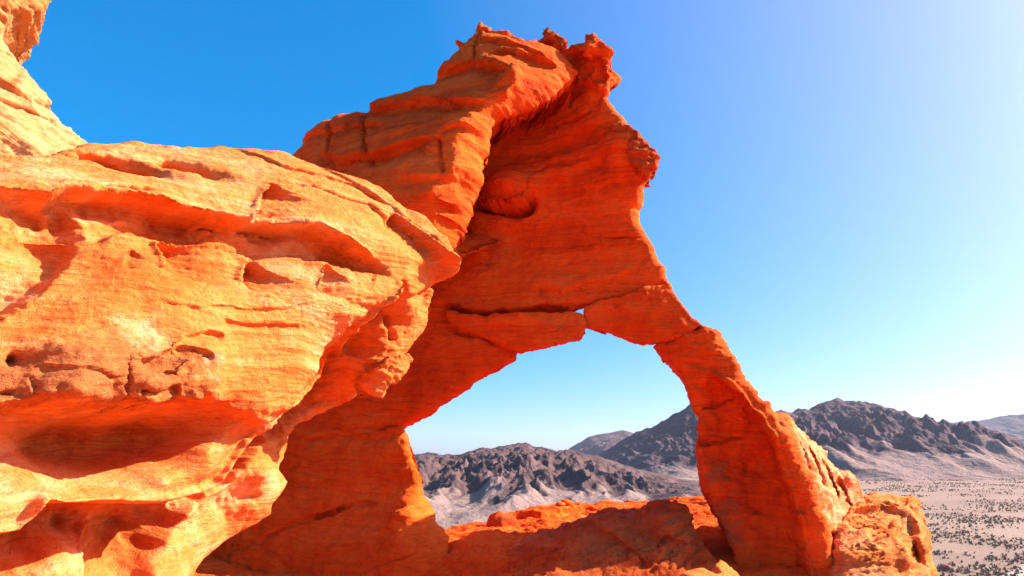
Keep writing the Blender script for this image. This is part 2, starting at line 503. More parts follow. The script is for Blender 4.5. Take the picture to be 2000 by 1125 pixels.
r = np.sinh(np.linspace(0, 1, 260) * 6.2) / math.sinh(6.2)
yy = -60 + r * 9200
xx = np.sign(np.linspace(-1, 1, 401)) * np.sinh(np.abs(np.linspace(-1, 1, 401)) * 5.5) / math.sinh(5.5) * 9200
Xg, Yg = np.meshgrid(xx, yy, indexing='ij')
grid_obj('desert_plain', Xg, Yg, plain_z(Xg.ravel(), Yg.ravel()).reshape(Xg.shape), M_SOIL)

def hill_mat(name, rock_d, rock_l, fan_c, sc):
    t = NT(name)
    fan = t.attr('fan')
    a = t.noise(0.03 * sc, 7, .68); b = t.noise(0.25 * sc, 5, .7)
    rk = t.ramp(a, [(0.36, rock_d), (0.62, rock_l)])
    rk = t.mix(t.map(b, 0.5, 0.68, 0, 0.5), rk, tuple(c * 0.55 for c in rock_d))
    fc = t.mix(t.map(b, 0.45, 0.65, 0, 0.5), fan_c, tuple(c * 0.68 for c in fan_c))
    fc = t.mix(t.map(a, 0.45, 0.62, 0, 0.35), fc, (fan_c[0] * 1.08, fan_c[1] * .95, fan_c[2] * .88))
    m = t.map(t.math('ADD', fan, t.math('MULTIPLY', t.math('SUBTRACT', a, 0.5), 0.9)), 0.42, 0.60)
    t.l.new(t.mix(m, rk, fc), t.b.inputs['Base Color'])
    t.l.new(t.bump(b, 3.0 / sc, 0.8, t.bump(a, 10.0 / sc, 0.6)), t.b.inputs['Normal'])
    return t.m

def hill(name, ridge, mat, foot, depth, ns, nt, seed, amp, gl, cliff=0.42):
    """ridge: list of (px, py, distance); a range of hills with cliffs above and an alluvial fan below"""
    pts = np.array([at(a, b, d) for a, b, d in ridge]); 
    l = np.concatenate([[0], np.cumsum(np.hypot(np.diff(pts[:, 0]), np.diff(pts[:, 1])))])
    ss = np.linspace(0, l[-1], ns)
    rx = np.interp(ss, l, pts[:, 0]); ry = np.interp(ss, l, pts[:, 1]); rz = np.interp(ss, l, pts[:, 2])
    k = max(3, ns // 90); ker = np.ones(k) / k
    rz = np.convolve(np.pad(rz, (k // 2, k - 1 - k // 2), 'edge'), ker, 'valid')
    tt = np.concatenate([np.linspace(-0.5, 0, nt // 6, endpoint=False), np.linspace(0, 1, nt) ** 1.25])
    Sg, Tg = np.meshgrid(ss, tt, indexing='ij')
    RX = np.repeat(rx[:, None], len(tt), 1); RY = np.repeat(ry[:, None], len(tt), 1); RZ = np.repeat(rz[:, None], len(tt), 1)
    X = RX; Y = RY - Tg * depth
    base = plain_z(X.ravel(), Y.ravel()).reshape(X.shape) - 1.5
    at_ = np.abs(Tg)
    # spurs come forward, gullies cut back
    q0 = np.stack([Sg.ravel() / (gl * 2.4), Tg.ravel() * depth / (gl * 9), np.full(Sg.size, seed)], 1)
    spur = fbm(q0, 3, .5).reshape(X.shape)
    tl = np.clip(at_ * (1 - 0.45 * spur), 0, 1)
    c = cliff
    prof = np.where(tl < c, 1 - 0.62 * (tl / c) ** 0.85, 0.38 * (1 - (tl - c) / (1 - c)) ** 2.1)
    warp = fbm(np.stack([X.ravel() / gl, Y.ravel() / gl, np.full(X.size, seed + 4.)], 1), 3, .5).reshape(X.shape)
    q1 = np.stack([(Sg / gl + 0.35 * warp).ravel(), (Tg * depth / (gl * 3.0)).ravel(), np.full(Sg.size, seed + 9.)], 1)
    gul = fbm(q1, 5, .42, 2.1, ridged=True).reshape(X.shape)
    gul = gul - np.percentile(gul, 80)
    q2 = np.stack([X.ravel() / (gl * .45), Y.ravel() / (gl * .45), RZ.ravel() / gl], 1)
    craggy = fbm(q2, 6, .5, 2.1).reshape(X.shape)
    rockw = 1 - sstep(c * 0.75, c * 1.35, tl)
    H = RZ - base
    prof = prof * np.where(Tg > 0, 1 - sstep(.72, 1.0, Tg), 1.0)
    Z = base + H * prof
    endf = 0.3 + 0.7 * sstep(0.05, 0.42, 1 - Sg / l[-1])
    Z += endf * amp * H * (0.17 * gul * sstep(0.0, 0.30, at_) + 0.11 * craggy * (0.42 + 0.58 * sstep(0, 0.25, at_))) * rockw
    Z += amp * H * 0.035 * gul * (1 - rockw) * (1 - sstep(.75, 1, tl))
    fan = sstep(0.5, 1.0, tl / c * 0.62 + 0.12 * (gul + .6))
    return grid_obj(name, X, Y, Z, mat, {'fan': fan.ravel()})

MH1 = hill_mat('hill_rock', (0.055, 0.030, 0.030), (0.17, 0.090, 0.080), (0.265, 0.168, 0.138), 1.0)
MH2 = hill_mat('far_hill_rock', (0.056, 0.031, 0.036), (0.13, 0.070, 0.072), (0.25, 0.156, 0.128), 0.35)
hill('hill', [(560, 930, 820), (640, 910, 820), (720, 890, 815), (806, 884, 805), (850, 887, 800), (895, 888, 795), (925, 878, 790), (960, 873, 785), (1015, 866, 780), (1060, 875, 780),
              (1110, 880, 785), (1170, 892, 790), (1240, 915, 800), (1330, 935, 810), (1420, 950, 820)], MH1, 0, 420, 620, 200, 3, 1.5, 30, .5)
hill('hill', [(900, 930, 1900), (1000, 920, 1850), (1080, 918, 1800), (1150, 905, 1720), (1200, 868, 1650), (1240, 846, 1600), (1290, 824, 1560), (1345, 790, 1520), (1400, 770, 1520), (1440, 782, 1530),
              (1480, 800, 1560), (1540, 803, 1600), (1580, 799, 1620), (1600, 790, 1630), (1625, 780, 1640), (1660, 784, 1650), (1690, 783, 1660), (1720, 792, 1660), (1760, 810, 1660), (1800, 823, 1660),
              (1850, 840, 1680), (1900, 858, 1700), (1950, 875, 1740), (2010, 885, 1800), (2100, 893, 1850)], MH2, 0, 760, 900, 220, 12, 1.1, 75, .50)
hill('hill', [(900, 905, 3600), (1040, 900, 3500), (1098, 884, 3400), (1150, 853, 3300), (1180, 846, 3300), (1215, 840, 3300), (1240, 846, 3300), (1290, 868, 3300), (1400, 900, 3300)], MH2, 0, 1200, 420, 120, 21, .8, 140)
hill('hill', [(1500, 880, 5200), (1700, 852, 5200), (1830, 828, 5100), (1900, 822, 5000), (1960, 812, 4900), (2000, 808, 4800), (2100, 796, 4800), (2250, 810, 4800), (2500, 860, 4900)], MH2, 0, 2200, 500, 140, 33, .8, 260)

# ------------------------------------------------------------------ the arch
FIN = Plane((0, 11, 0), (math.cos(math.radians(15)), -math.sin(math.radians(15)), 0), (0, 0, 1))
arch = thing('sandstone_arch', 'tall red sandstone arch with overhanging tower, shaded alcove and slender leaning leg', 'rock arch', (2.2, 10.4, 0.0))

alc_out = [(1040, 110), (1060, 84), (1094, 88), (1117, 80), (1140, 75), (1146, 61), (1172, 73), (1192, 93), (1184, 122), (1188, 150), (1190, 174), (1184, 180), (1198, 202), (1212, 226), (1234, 252),
           (1262, 286), (1266, 330), (1254, 358), (1251, 384), (1243, 407), (1248, 432), (1257, 460), (1280, 490), (1297, 513), (1310, 553), (1265, 568), (1210, 588), (1150, 597), (1128, 602), (1080, 622), (1010, 660),
           (998, 702), (970, 722), (940, 735), (910, 757), (880, 774), (850, 797), (825, 812), (792, 830), (776, 840), (700, 852), (600, 858), (520, 862), (520, 560), (700, 430), (900, 300), (1000, 160)]
alc_c = [(1190, 90, .35), (1120, 90, .1), (1190, 180, .15), (1150, 150, .2), (1250, 300, .25), (1250, 400, 0), (1297, 513, 0), (1310, 553, 0), (1000, 250, -.75), (1090, 200, -.55), (1100, 250, -.45), (960, 330, -.6),
         (1030, 340, -.35), (985, 370, -.1), (1150, 330, -.05), (1215, 300, .28), (1100, 450, -.3), (1000, 450, -.45), (920, 480, -.5), (930, 540, -.3), (870, 560, -.35), (1000, 570, -.12), (1200, 500, -.05), (1150, 420, -.15), (1200, 420, -.02),
         (1250, 540, 0.02), (1150, 570, .02), (850, 650, -.15), (950, 690, .1), (900, 740, .1), (793, 838, -.05), (700, 800, 0), (620, 840, 0), (850, 780, .08), (600, 700, -.1), (700, 600, -.3), (1000, 160, -.4), (700, 430, -.4), (980, 640, -.05)]
alc_s = [('ledge', [(910, 388), (950, 402), (1000, 405), (1030, 396), (1046, 372)], .85, .10, .03, .2), ('bump', (985, 360), .45, .26, .22),
         ('ledge', [(1040, 378), (1046, 350), (1070, 332), (1120, 325)], -.08, .3, .05),
         ('groove', [(1086, 242), (1112, 239), (1130, 226), (1155, 208)], .14, .035),
         ('ledge', [(930, 292), (1000, 300), (1070, 288), (1130, 262), (1190, 240)], .10, .35, .12),
         ('ledge', [(935, 340), (1010, 318), (1090, 302), (1160, 280)], -.08, .3, .1),
         ('bump', (1205, 278), .28, .24, .10), ('bump', (1165, 318), .22, .08, -.12),
         ('groove', [(868, 600), (905, 609), (960, 614), (1010, 612), (1060, 606), (1110, 600)], .35, .05, 0, .05),
         ('ledge', [(860, 590), (900, 604), (960, 610), (1060, 600), (1130, 588)], .16, .25, .05),
         ('groove', [(870, 642), (910, 655), (950, 664), (985, 682)], .12, .03),
         ('ledge', [(1050, 560), (1100, 572), (1140, 558), (1200, 545), (1250, 520)], .05, .3, .06),
         ('bump', (1170, 145), .18, .15, -.18), ('bump', (1140, 140), .10, .10, -.15),
         ('ledge', [(1118, 150), (1140, 163), (1165, 178), (1180, 178)], .2, .25, .05),
         ('groove', [(1175, 465), (1220, 461), (1255, 470)], .08, .03),
         ('bump', (905, 470), .10, .14, -.35), ('ledge', [(600, 838), (700, 832), (780, 832)], .05, .1, .03)]
mass('alcove_wall', FIN, alc_out, alc_c, M_RED, arch, h=.022, R=.14, drop=.2, back=1.0, inset=.52, strokes=alc_s, edge_amp=.035, seed=2, n_big=.06, n_mid=.018, n_strata=.022, bed=(.12, 0, 1))

tow_out = [(520, 430), (545, 330), (566, 298), (588, 260), (634, 224), (676, 210), (710, 202), (728, 184), (760, 176), (790, 168), (834, 149), (857, 116), (892, 89), (888, 74), (905, 75), (928, 58), (936, 39), (954, 50),
           (980, 58), (1008, 67), (1043, 72), (1065, 76), (1085, 84), (1100, 95), (1117, 116), (1110, 138), (1085, 156), (1060, 172), (1030, 182), (990, 198), (952, 212), (944, 251), (930, 290), (921, 340), (906, 371), (898, 420), (888, 442), (880, 462),
           (868, 482), (840, 500), (700, 500)]
tow_c = [(1117, 115, .75), (1065, 75, .5), (937, 38, .6), (1000, 100, 1.2), (1000, 160, 1.6), (1060, 130, 1.15), (965, 215, 1.9), (945, 287, 1.95), (921, 371, 2.0), (901, 442, 2.05), (886, 485, 2.1), (850, 300, 2.2), (880, 380, 2.25), (800, 400, 2.3),
         (750, 300, 1.9), (700, 250, 1.35), (640, 260, .8), (590, 280, .2), (566, 298, -.2), (728, 184, .8), (834, 149, .9), (892, 89, .7), (900, 150, 1.45), (860, 220, 1.9), (800, 210, 1.4), (620, 320, .9), (700, 350, 1.8),
         (700, 560, 2.1), (880, 560, 2.2), (520, 420, .3), (920, 230, 2.1), (910, 320, 2.2), (960, 130, 1.4)]
tow_s = [('ledge', [(700, 205), (740, 205), (790, 203), (834, 194), (880, 197), (925, 196), (958, 192)], .20, .28, .05),
         ('ledge', [(620, 300), (660, 314), (706, 304), (740, 296), (772, 284), (826, 273), (850, 270)], .22, .25, .05),
         ('ledge', [(834, 142), (888, 128), (930, 121), (970, 128), (1000, 138)], .20, .3, .05),
         ('ledge', [(920, 78), (950, 74), (985, 80), (1030, 92), (1070, 108)], .10, .2, .04),
         ('ledge', [(960, 92), (1010, 100), (1050, 112), (1095, 130)], .12, .2, .04),
         ('groove', [(930, 60), (924, 85), (921, 110), (905, 126)], .12, .04), ('groove', [(706, 205), (704, 250), (712, 300), (722, 330)], .12, .04),
         ('groove', [(855, 262), (862, 300), (866, 340)], .10, .04), ('groove', [(642, 222), (640, 270), (645, 310)], .10, .04),
         ('ledge', [(570, 280), (640, 252), (700, 245), (760, 238)], .10, .2, .05),
         ('ledge', [(860, 252), (890, 244), (930, 258), (955, 255)], .10, .15, .04),
         ('bump', (995, 150), .16, .22, .15, -.6), ('bump', (1050, 110), .26, .10, .10, -.5),
         ('ledge', [(1000, 128), (1016, 140), (1012, 172), (985, 190)], -.14, .12, .03),
         ('ledge', [(780, 340), (830, 350), (880, 352), (925, 340)], .10, .2, .05), ('bump', (840, 370), .16, .12, .10), ('bump', (905, 405), .10, .10, .12), ('bump', (900, 440), .10, .08, .12),
         ('ledge', [(850, 425), (880, 428), (905, 424)], .12, .1, .03), ('ledge', [(850, 390), (885, 398), (915, 392)], .12, .1, .03)]
mass('tower', FIN, tow_out, tow_c, M_RED, arch, h=.022, R=.26, drop=.38, back=2.6, inset=.48, strokes=tow_s, edge_amp=.05, edge_freq=3.2, seed=5, n_big=.055, n_mid=.012, n_strata=.012, bed=(.1, 0, 1),
     fluff=.006)

slab_out = [(864, 602), (905, 609), (960, 614), (1010, 612), (1060, 606), (1118, 605), (1140, 614), (1145, 638), (1138, 655), (1118, 667), (1092, 676), (1060, 679), (1030, 685), (1002, 691), (985, 682), (950, 662), (910, 652), (872, 632)]
mass('wedged_slab', FIN, slab_out, [(868, 615, -.05), (950, 640, .15), (1050, 645, .32), (1130, 640, .30), (1000, 690, .15), (1060, 612, .22), (1120, 608, .2), (900, 650, .0)], M_RED, arch, h=.02, R=.07, back=.9, inset=.25,
     edge_amp=.025, seed=8, n_big=.05, n_mid=.02, n_strata=.03, bed=(.25, 0, 1))

key_out = [(1140, 592), (1170, 585), (1210, 577), (1262, 559), (1309, 549), (1322, 575), (1341, 598), (1358, 620), (1376, 634), (1332, 654), (1276, 673), (1240, 670), (1200, 656), (1168, 645), (1141, 641), (1137, 616)]
mass('keystone', FIN, key_out, [(1142, 600, .1), (1150, 635, .1), (1210, 620, .14), (1270, 600, .12), (1310, 555, .02), (1370, 632, .06), (1275, 665, .12), (1240, 668, .1), (1330, 640, .12)], M_RED, arch, h=.02, R=.05, back=1.1, inset=.2,
     strokes=[('groove', [(1196, 582), (1203, 596)], .05, .03), ('groove', [(1290, 660), (1320, 648), (1350, 640)], .03, .03), ('bump', (1200, 610), .15, .12, -.04)], edge_amp=.02, seed=9, n_big=.04, n_mid=.02, n_strata=.015)

leg_out = [(1271, 672), (1300, 660), (1330, 648), (1374, 631), (1401, 638), (1419, 669), (1440, 700), (1463, 735), (1490, 775), (1521, 802), (1543, 807), (1566, 838), (1592, 860), (1619, 878), (1621, 896), (1641, 913), (1663, 922), (1681, 944), (1687, 971),
           (1700, 1040), (1720, 1125), (1760, 1300), (1450, 1300), (1436, 1120), (1428, 1080), (1412, 1042), (1395, 1005), (1372, 962), (1362, 925), (1357, 890), (1358, 850), (1362, 812), (1346, 782), (1331, 742), (1318, 716), (1292, 692)]
leg_c = [(1300, 675, .08), (1372, 645, .08), (1350, 760, .03), (1400, 720, .12), (1410, 670, .05), (1450, 725, .08), (1430, 730, .15), (1370, 850, .0), (1440, 850, -.22), (1420, 950, -.15), (1490, 900, -.25), (1470, 790, .12), (1515, 812, .18), (1505, 850, .2), (1530, 890, .26),
         (1555, 960, .34), (1580, 1030, .42), (1600, 1090, .45), (1545, 850, .18), (1580, 930, .28), (1610, 1020, .36), (1628, 1100, .38), (1560, 835, -.35), (1600, 880, -.55), (1619, 890, -.85), (1640, 960, -.6), (1663, 926, -1.25), (1685, 971, -1.3), (1650, 1020, -.25),
         (1690, 1050, -1.0), (1660, 1110, .0), (1715, 1125, -.8), (1480, 1000, -.22), (1530, 1060, -.05), (1450, 1080, .0), (1400, 1000, -.1), (1560, 1115, .15), (1760, 1300, -.6), (1600, 1300, .6), (1450, 1300, .2), (1360, 900, .0)]
leg_s = [('ledge', [(1380, 722), (1410, 745), (1440, 772), (1480, 812), (1503, 850), (1518, 900), (1540, 960), (1562, 1030), (1578, 1125), (1590, 1220)], .46, .36, .025),
         ('groove', [(1362, 793), (1395, 790), (1440, 778), (1455, 775)], .12, .022), ('groove', [(1360, 866), (1400, 862), (1445, 855), (1460, 851)], .12, .022),
         ('ledge', [(1372, 806), (1400, 822), (1425, 815)], .05, .12, .03), ('bump', (1400, 890), .14, .16, -.05),
         ('groove', [(1450, 1010), (1500, 995), (1540, 988)], .04, .03), ('bump', (1420, 1000), .12, .25, -.08), ('bump', (1527, 825), .05, .06, -.10),
         ('groove', [(1632, 1030), (1634, 1070), (1640, 1125), (1642, 1200)], .25, .04, 0, .05),
         ('bump', (1620, 885), .06, .08, .15), ('bump', (1655, 930), .08, .14, .2)] + \
        [('ledge', [(1556 + 9 * i + (i * 29) % 17, 850 + 9 * i + (i * 41) % 40), (1572 + 9 * i + (i * 29) % 17, 885 + 9 * i + (i * 41) % 40), (1588 + 9 * i + (i * 29) % 17, 930 + 9 * i + (i * 41) % 40)], .07, .07, .015, .2) for i in range(9)]
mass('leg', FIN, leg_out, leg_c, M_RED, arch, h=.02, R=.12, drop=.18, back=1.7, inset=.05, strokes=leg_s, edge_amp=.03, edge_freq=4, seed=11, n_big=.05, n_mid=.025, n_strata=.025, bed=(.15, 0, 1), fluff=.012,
     patches=[('patina', [(1385, 1000), (1440, 960), (1450, 1060), (1420, 1070)], .12), ('patina', [(1370, 920), (1420, 900), (1420, 940), (1380, 950)], .08), ('patina', [(1520, 808), (1536, 808), (1536, 842), (1522, 840)], .03), ('bleach_sunlit', [(1545, 815), (1560, 870), (1590, 940), (1612, 1010), (1640, 1050), (1680, 1060), (1700, 1000), (1680, 940), (1620, 870)], .06)])  # pale strip on the leg's outer flank paints sunlight into the rock colour

low_out = [(420, 840), (520, 834), (600, 836), (700, 832), (784, 832), (795, 850), (797, 870), (805, 900), (813, 930), (822, 955), (845, 1000), (862, 1028), (872, 1050), (900, 1300), (250, 1300), (250, 1000)]
low_c = [(420, 850, .1), (520, 880, .1), (600, 860, .02), (700, 860, .04), (770, 850, .0), (780, 900, .08), (797, 870, .0), (806, 905, .0), (795, 940, .05), (822, 955, -.05), (815, 1000, .15), (845, 1000, -.2), (835, 1030, .15), (864, 1032, -.15), (800, 1040, .3), (860, 1100, .3),
         (650, 950, .12), (560, 1000, .25), (450, 1050, .4), (650, 1080, .4), (760, 1100, .5), (760, 980, .12), (900, 1300, .6), (600, 1300, .8), (250, 1300, .8), (250, 1000, .3), (700, 1000, .15)]
low_s = [('ledge', [(590, 856), (650, 850), (720, 848), (780, 843)], .08, .12, .02), ('groove', [(500, 1062), (580, 1020), (660, 995), (740, 982)], .10, .03),
         ('bump', (770, 945), .14, .10, -.10), ('bump', (765, 905), .2, .10, -.08), ('bump', (800, 1050), .22, .16, .14), ('ledge', [(760, 1030), (775, 1000), (800, 992), (830, 1010)], -.12, .15, .03),
         ('ledge', [(440, 1085), (500, 1068), (540, 1090), (560, 1125)], -.08, .3, .03), ('groove', [(700, 1125), (770, 1095), (830, 1075)], .05, .03)]
mass('lower_wall', FIN, low_out, low_c, M_RED, arch, h=.022, R=.08, back=1.1, inset=.85, strokes=low_s, edge_amp=.03, seed=13, n_big=.06, n_mid=.02, n_strata=.022, bed=(-.35, 0, 1))

# crusts of hard brown rock along the skyline of the arch
def crust(name, out, w, back=.35, seed=20, mat=M_CRUST, amp=.05):
    c = [(p[0], p[1], w) for p in out[::2]] + [(np.mean([p[0] for p in out]), np.mean([p[1] for p in out]), w + .12)]
    mass(name, FIN, out, c, mat, arch, h=.02, R=.09, back=back, inset=.2, edge_amp=amp, edge_freq=6, seed=seed, n_big=.05, n_mid=.05, n_strata=.03, fluff=.025, ring=.04)
crust('crust', [(1192, 232), (1222, 238), (1243, 250), (1264, 268), (1286, 290), (1284, 322), (1272, 326), (1260, 346), (1244, 340), (1228, 318), (1214, 292), (1198, 262)], .34, .7, 21, M_CRUST, .022)
crust('crust', [(898, 96), (886, 72), (905, 77), (926, 62), (935, 37), (955, 50), (1000, 65), (1045, 73), (1056, 92), (1000, 98), (940, 90)], .42, .4, 24, M_RED, .03)
crust('crust', [(1040, 80), (1050, 70), (1062, 66), (1058, 49), (1076, 54), (1094, 64), (1108, 72), (1100, 84), (1080, 92)], .1, .5, 22, M_CRUST, .05)
crust('crust', [(1100, 92), (1118, 80), (1140, 75), (1143, 60), (1160, 64), (1174, 74), (1196, 94), (1186, 110), (1188, 135), (1180, 128), (1165, 105), (1135, 100)], .45, .6, 23, M_RED, .05)

# ------------------------------------------------------------------ near outcrop on the left
WALL = Plane((-3.6, 4.8, 0), (.686, .728, 0), (0, 0, 1))
outc = thing('sandstone_outcrop', 'sunlit golden sandstone outcrop with a curved overhanging ledge beside the arch', 'rock outcrop', (-2.5, 6.0, 0.0))
wall_out = [(-1000, 250), (-420, 290), (-200, 300), (0, 292), (75, 298), (121, 294), (150, 283), (175, 276), (230, 273), (276, 271), (300, 277), (345, 281), (388, 285), (434, 280), (464, 283), (526, 290), (564, 298), (626, 319), (661, 331), (700, 343), (746, 364), (790, 402),
            (834, 424), (870, 458), (890, 490), (905, 516), (901, 529), (880, 541), (853, 555), (846, 588), (838, 621), (826, 646), (803, 682), (790, 700), (760, 730), (730, 760), (690, 790), (640, 812), (604, 830), (597, 845), (590, 866), (581, 886), (562, 918), (574, 941),
            (560, 962), (540, 985), (537, 1004), (500, 1030), (442, 1066), (395, 1125), (330, 1300), (-420, 1500), (-1000, 1700)]
wall_c = [(-1000, 250, 3.0), (-1000, 700, 2.3), (-1000, 1200, 2.1), (-1000, 1700, 1.9), (-420, 300, 4.2), (-420, 700, 3.2), (-420, 1100, 3.3), (-420, 1500, 3.3), (-200, 300, 4.9), (-200, 700, 3.9), (-200, 1100, 4.1), (0, 1400, 4.1), (330, 1300, 5.5),
          (0, 290, 5.6), (75, 298, 6.0), (175, 276, 6.7), (300, 277, 7.3), (434, 280, 7.7), (564, 298, 8.0), (700, 343, 8.15), (790, 402, 8.15), (870, 458, 8.1), (905, 515, 8.0),
          (0, 330, 5.0), (150, 320, 5.75), (300, 320, 6.3), (430, 330, 6.75), (560, 340, 7.3), (690, 390, 7.6), (790, 450, 7.75), (860, 500, 7.8),
          (0, 360, 4.62), (100, 375, 4.9), (250, 375, 5.45), (334, 392, 5.75), (418, 412, 6.05), (484, 428, 6.25), (618, 438, 6.65), (717, 485, 6.95), (767, 540, 7.25), (800, 500, 7.4), (820, 545, 7.8), (850, 552, 8.1),
          (0, 440, 4.78), (80, 450, 5.0), (50, 520, 4.85), (10, 590, 4.68), (125, 490, 5.05), (180, 455, 5.05), (267, 448, 5.35), (350, 472, 5.75), (497, 500, 6.25), (606, 504, 6.55), (738, 532, 7.05),
          (0, 680, 4.5), (100, 610, 4.75), (200, 560, 5.0), (300, 560, 5.25), (300, 640, 5.15), (450, 600, 5.7), (600, 580, 6.25), (700, 580, 6.75), (740, 560, 7.0), (500, 660, 5.9), (620, 650, 6.5),
          (100, 700, 4.45), (0, 760, 4.3), (150, 780, 4.5), (300, 720, 5.0), (300, 785, 4.95), (450, 720, 5.6), (400, 790, 5.35), (550, 720, 6.1), (600, 700, 6.4),
          (771, 559, 7.25), (672, 623, 6.8), (607, 726, 6.5), (565, 787, 6.3), (510, 798, 6.0), (420, 882, 5.62), (330, 940, 5.3), (250, 978, 5.02), (497, 850, 6.25), (415, 955, 5.95), (375, 972, 5.75),
          (0, 900, 4.45), (30, 860, 4.6), (80, 860, 5.3), (150, 870, 5.6), (250, 850, 5.8), (330, 855, 5.9), (385, 848, 5.9), (100, 925, 5.0), (180, 930, 5.3), (250, 915, 5.6),
          (0, 1000, 4.1), (85, 955, 4.45), (150, 975, 4.65), (210, 977, 4.9), (60, 1040, 4.9), (150, 1030, 5.3), (250, 1020, 5.6), (365, 1000, 6.0), (300, 1060, 6.0), (260, 1100, 5.75), (330, 1030, 6.05), (250, 1125, 5.55),
          (225, 1036, 5.2), (150, 1085, 4.8), (105, 1125, 4.6), (190, 1095, 5.2), (182, 1125, 5.05), (0, 1110, 4.5), (70, 1090, 4.9),
          (598, 835, 7.7), (583, 886, 7.65), (572, 941, 7.5), (537, 1000, 7.3), (440, 1066, 6.9), (395, 1125, 6.5), (530, 880, 7.0), (475, 945, 6.6), (400, 1008, 6.15), (350, 1058, 5.85), (310, 1125, 5.55), (440, 1010, 6.5), (560, 850, 7.35), (505, 990, 6.95),
          (640, 700, 7.75), (600, 780, 7.8), (560, 830, 7.55), (520, 860, 7.15), (700, 680, 7.85), (690, 760, 8.0), (640, 800, 7.95), (846, 588, 8.45), (826, 646, 8.4), (800, 690, 8.35), (740, 740, 7.95), (800, 590, 7.6), (770, 630, 7.5), (815, 630, 8.0), (750, 690, 7.65), (730, 640, 7.45), (715, 680, 7.5), (725, 720, 7.65)]
wall_s = [('ledge', [(180, 452), (234, 443), (267, 444), (309, 455), (347, 467), (418, 467), (459, 478), (497, 498), (543, 498), (606, 501), (696, 513), (738, 529), (763, 546)][::-1], .30, .16, .03, .08),
          ('ledge', [(-60, 352), (0, 366), (42, 376), (109, 391), (155, 374), (200, 378), (250, 384), (334, 400), (418, 421), (484, 437), (543, 442), (618, 447), (668, 470), (717, 492), (750, 521), (767, 546)], .46, .25, .04, .14),
          ('ledge', [(486, 438), (508, 410), (514, 380), (520, 350)], .26, .26, .02, .15),
          ('ledge', [(150, 462), (142, 490), (118, 525), (60, 582), (0, 616), (-60, 640)], .16, .30, .04, .08),
          ('ledge', [(324, 532), (322, 505), (312, 462)], .26, .24, .02), ('ledge', [(468, 552), (474, 525), (490, 500)], .26, .24, .02), ('ledge', [(630, 560), (640, 535), (646, 515)], .15, .15, .02), ('ledge', [(246, 525), (250, 500), (262, 485)], .08, .12, .02),
          ('bump', (265, 322), .22, .13, -.45, -.1), ('bump', (385, 328), .26, .14, -.45, -.2), ('bump', (170, 305), .25, .06, -.12), ('ledge', [(140, 296), (220, 306), (270, 320), (330, 330)], .10, .15, .03),
          ('ledge', [(170, 372), (210, 362), (250, 364), (300, 366)], .08, .08, .02),
          ('ledge', [(440, 283), (500, 300), (560, 325), (640, 345), (700, 365), (760, 400)], .06, .12, .03), ('ledge', [(560, 350), (640, 372), (720, 400), (790, 450)], .06, .15, .03), ('ledge', [(590, 300), (680, 352), (760, 400), (830, 450), (885, 500)], .05, .10, .03),
          ('bump', (60, 395), .12, .08, -.10), ('bump', (150, 405), .07, .10, -.14),
          ('ledge', [(-40, 792), (0, 795), (65, 786), (103, 792), (182, 806), (224, 790), (262, 806), (330, 798), (373, 794), (400, 770)], .42, .55, .04, .05),
          ('ledge', [(70, 668), (120, 660), (190, 640), (260, 645), (330, 660)], -.05, .12, .02), ('ledge', [(60, 716), (120, 722), (200, 728), (240, 733)], .05, .06, .02),
          ('ledge', [(265, 700), (320, 690), (360, 680), (420, 690)], .10, .12, .03), ('ledge', [(270, 755), (310, 760), (350, 750)], .08, .08, .02), ('ledge', [(310, 725), (350, 725), (385, 700), (420, 690)], .06, .06, .02),
          ('groove', [(230, 790), (242, 750), (250, 710), (262, 670)], .04, .015), ('groove', [(62, 785), (66, 750), (60, 735)], .04, .015), ('bump', (27, 703), .05, .04, -.2), ('bump', (15, 765), .06, .03, -.12),
          ('ledge', [(430, 625), (480, 632), (540, 640), (590, 650)], .04, .06, .015), ('ledge', [(300, 590), (400, 600), (520, 606), (620, 600)], .03, .06, .015), ('ledge', [(340, 680), (370, 660), (410, 645), (440, 650)], .06, .08, .02),
          ('ridge', [(771, 559), (735, 590), (672, 623), (640, 675), (607, 726), (565, 787), (520, 795), (470, 835), (420, 880), (330, 938), (240, 980)], .10, .10, 0, .05),
          ('ledge', [(785, 540), (775, 575), (740, 605), (690, 640), (650, 690), (618, 740), (575, 795), (535, 828), (503, 852), (465, 905), (425, 962), (385, 975), (300, 988), (215, 986), (95, 992), (30, 1042), (0, 1046), (-60, 1056)][::-1], .72, .42, .03, .06),
          ('ridge', [(560, 850), (530, 880), (475, 945), (400, 1008), (350, 1058), (310, 1125), (290, 1180)], .12, .09, 0, .05), ('ledge', [(550, 850), (522, 880), (466, 945), (392, 1008), (342, 1058), (302, 1125), (280, 1180)], .25, .35, .03, .06),
          ('ledge', [(240, 1024), (222, 1050), (196, 1095), (188, 1125), (176, 1180)][::-1], .30, .30, .025, .05),
          ('bump', (530, 925), .1, .07, .1), ('bump', (510, 965), .12, .04, -.1), 
          ('ledge', [(770, 415), (800, 438), (835, 462), (872, 494), (903, 524)], .24, .32, .03, .10), ('groove', [(800, 600), (790, 630), (788, 660)], .10, .04), ('ledge', [(846, 560), (800, 580), (760, 600), (720, 630)][::-1], .10, .15, .03)]
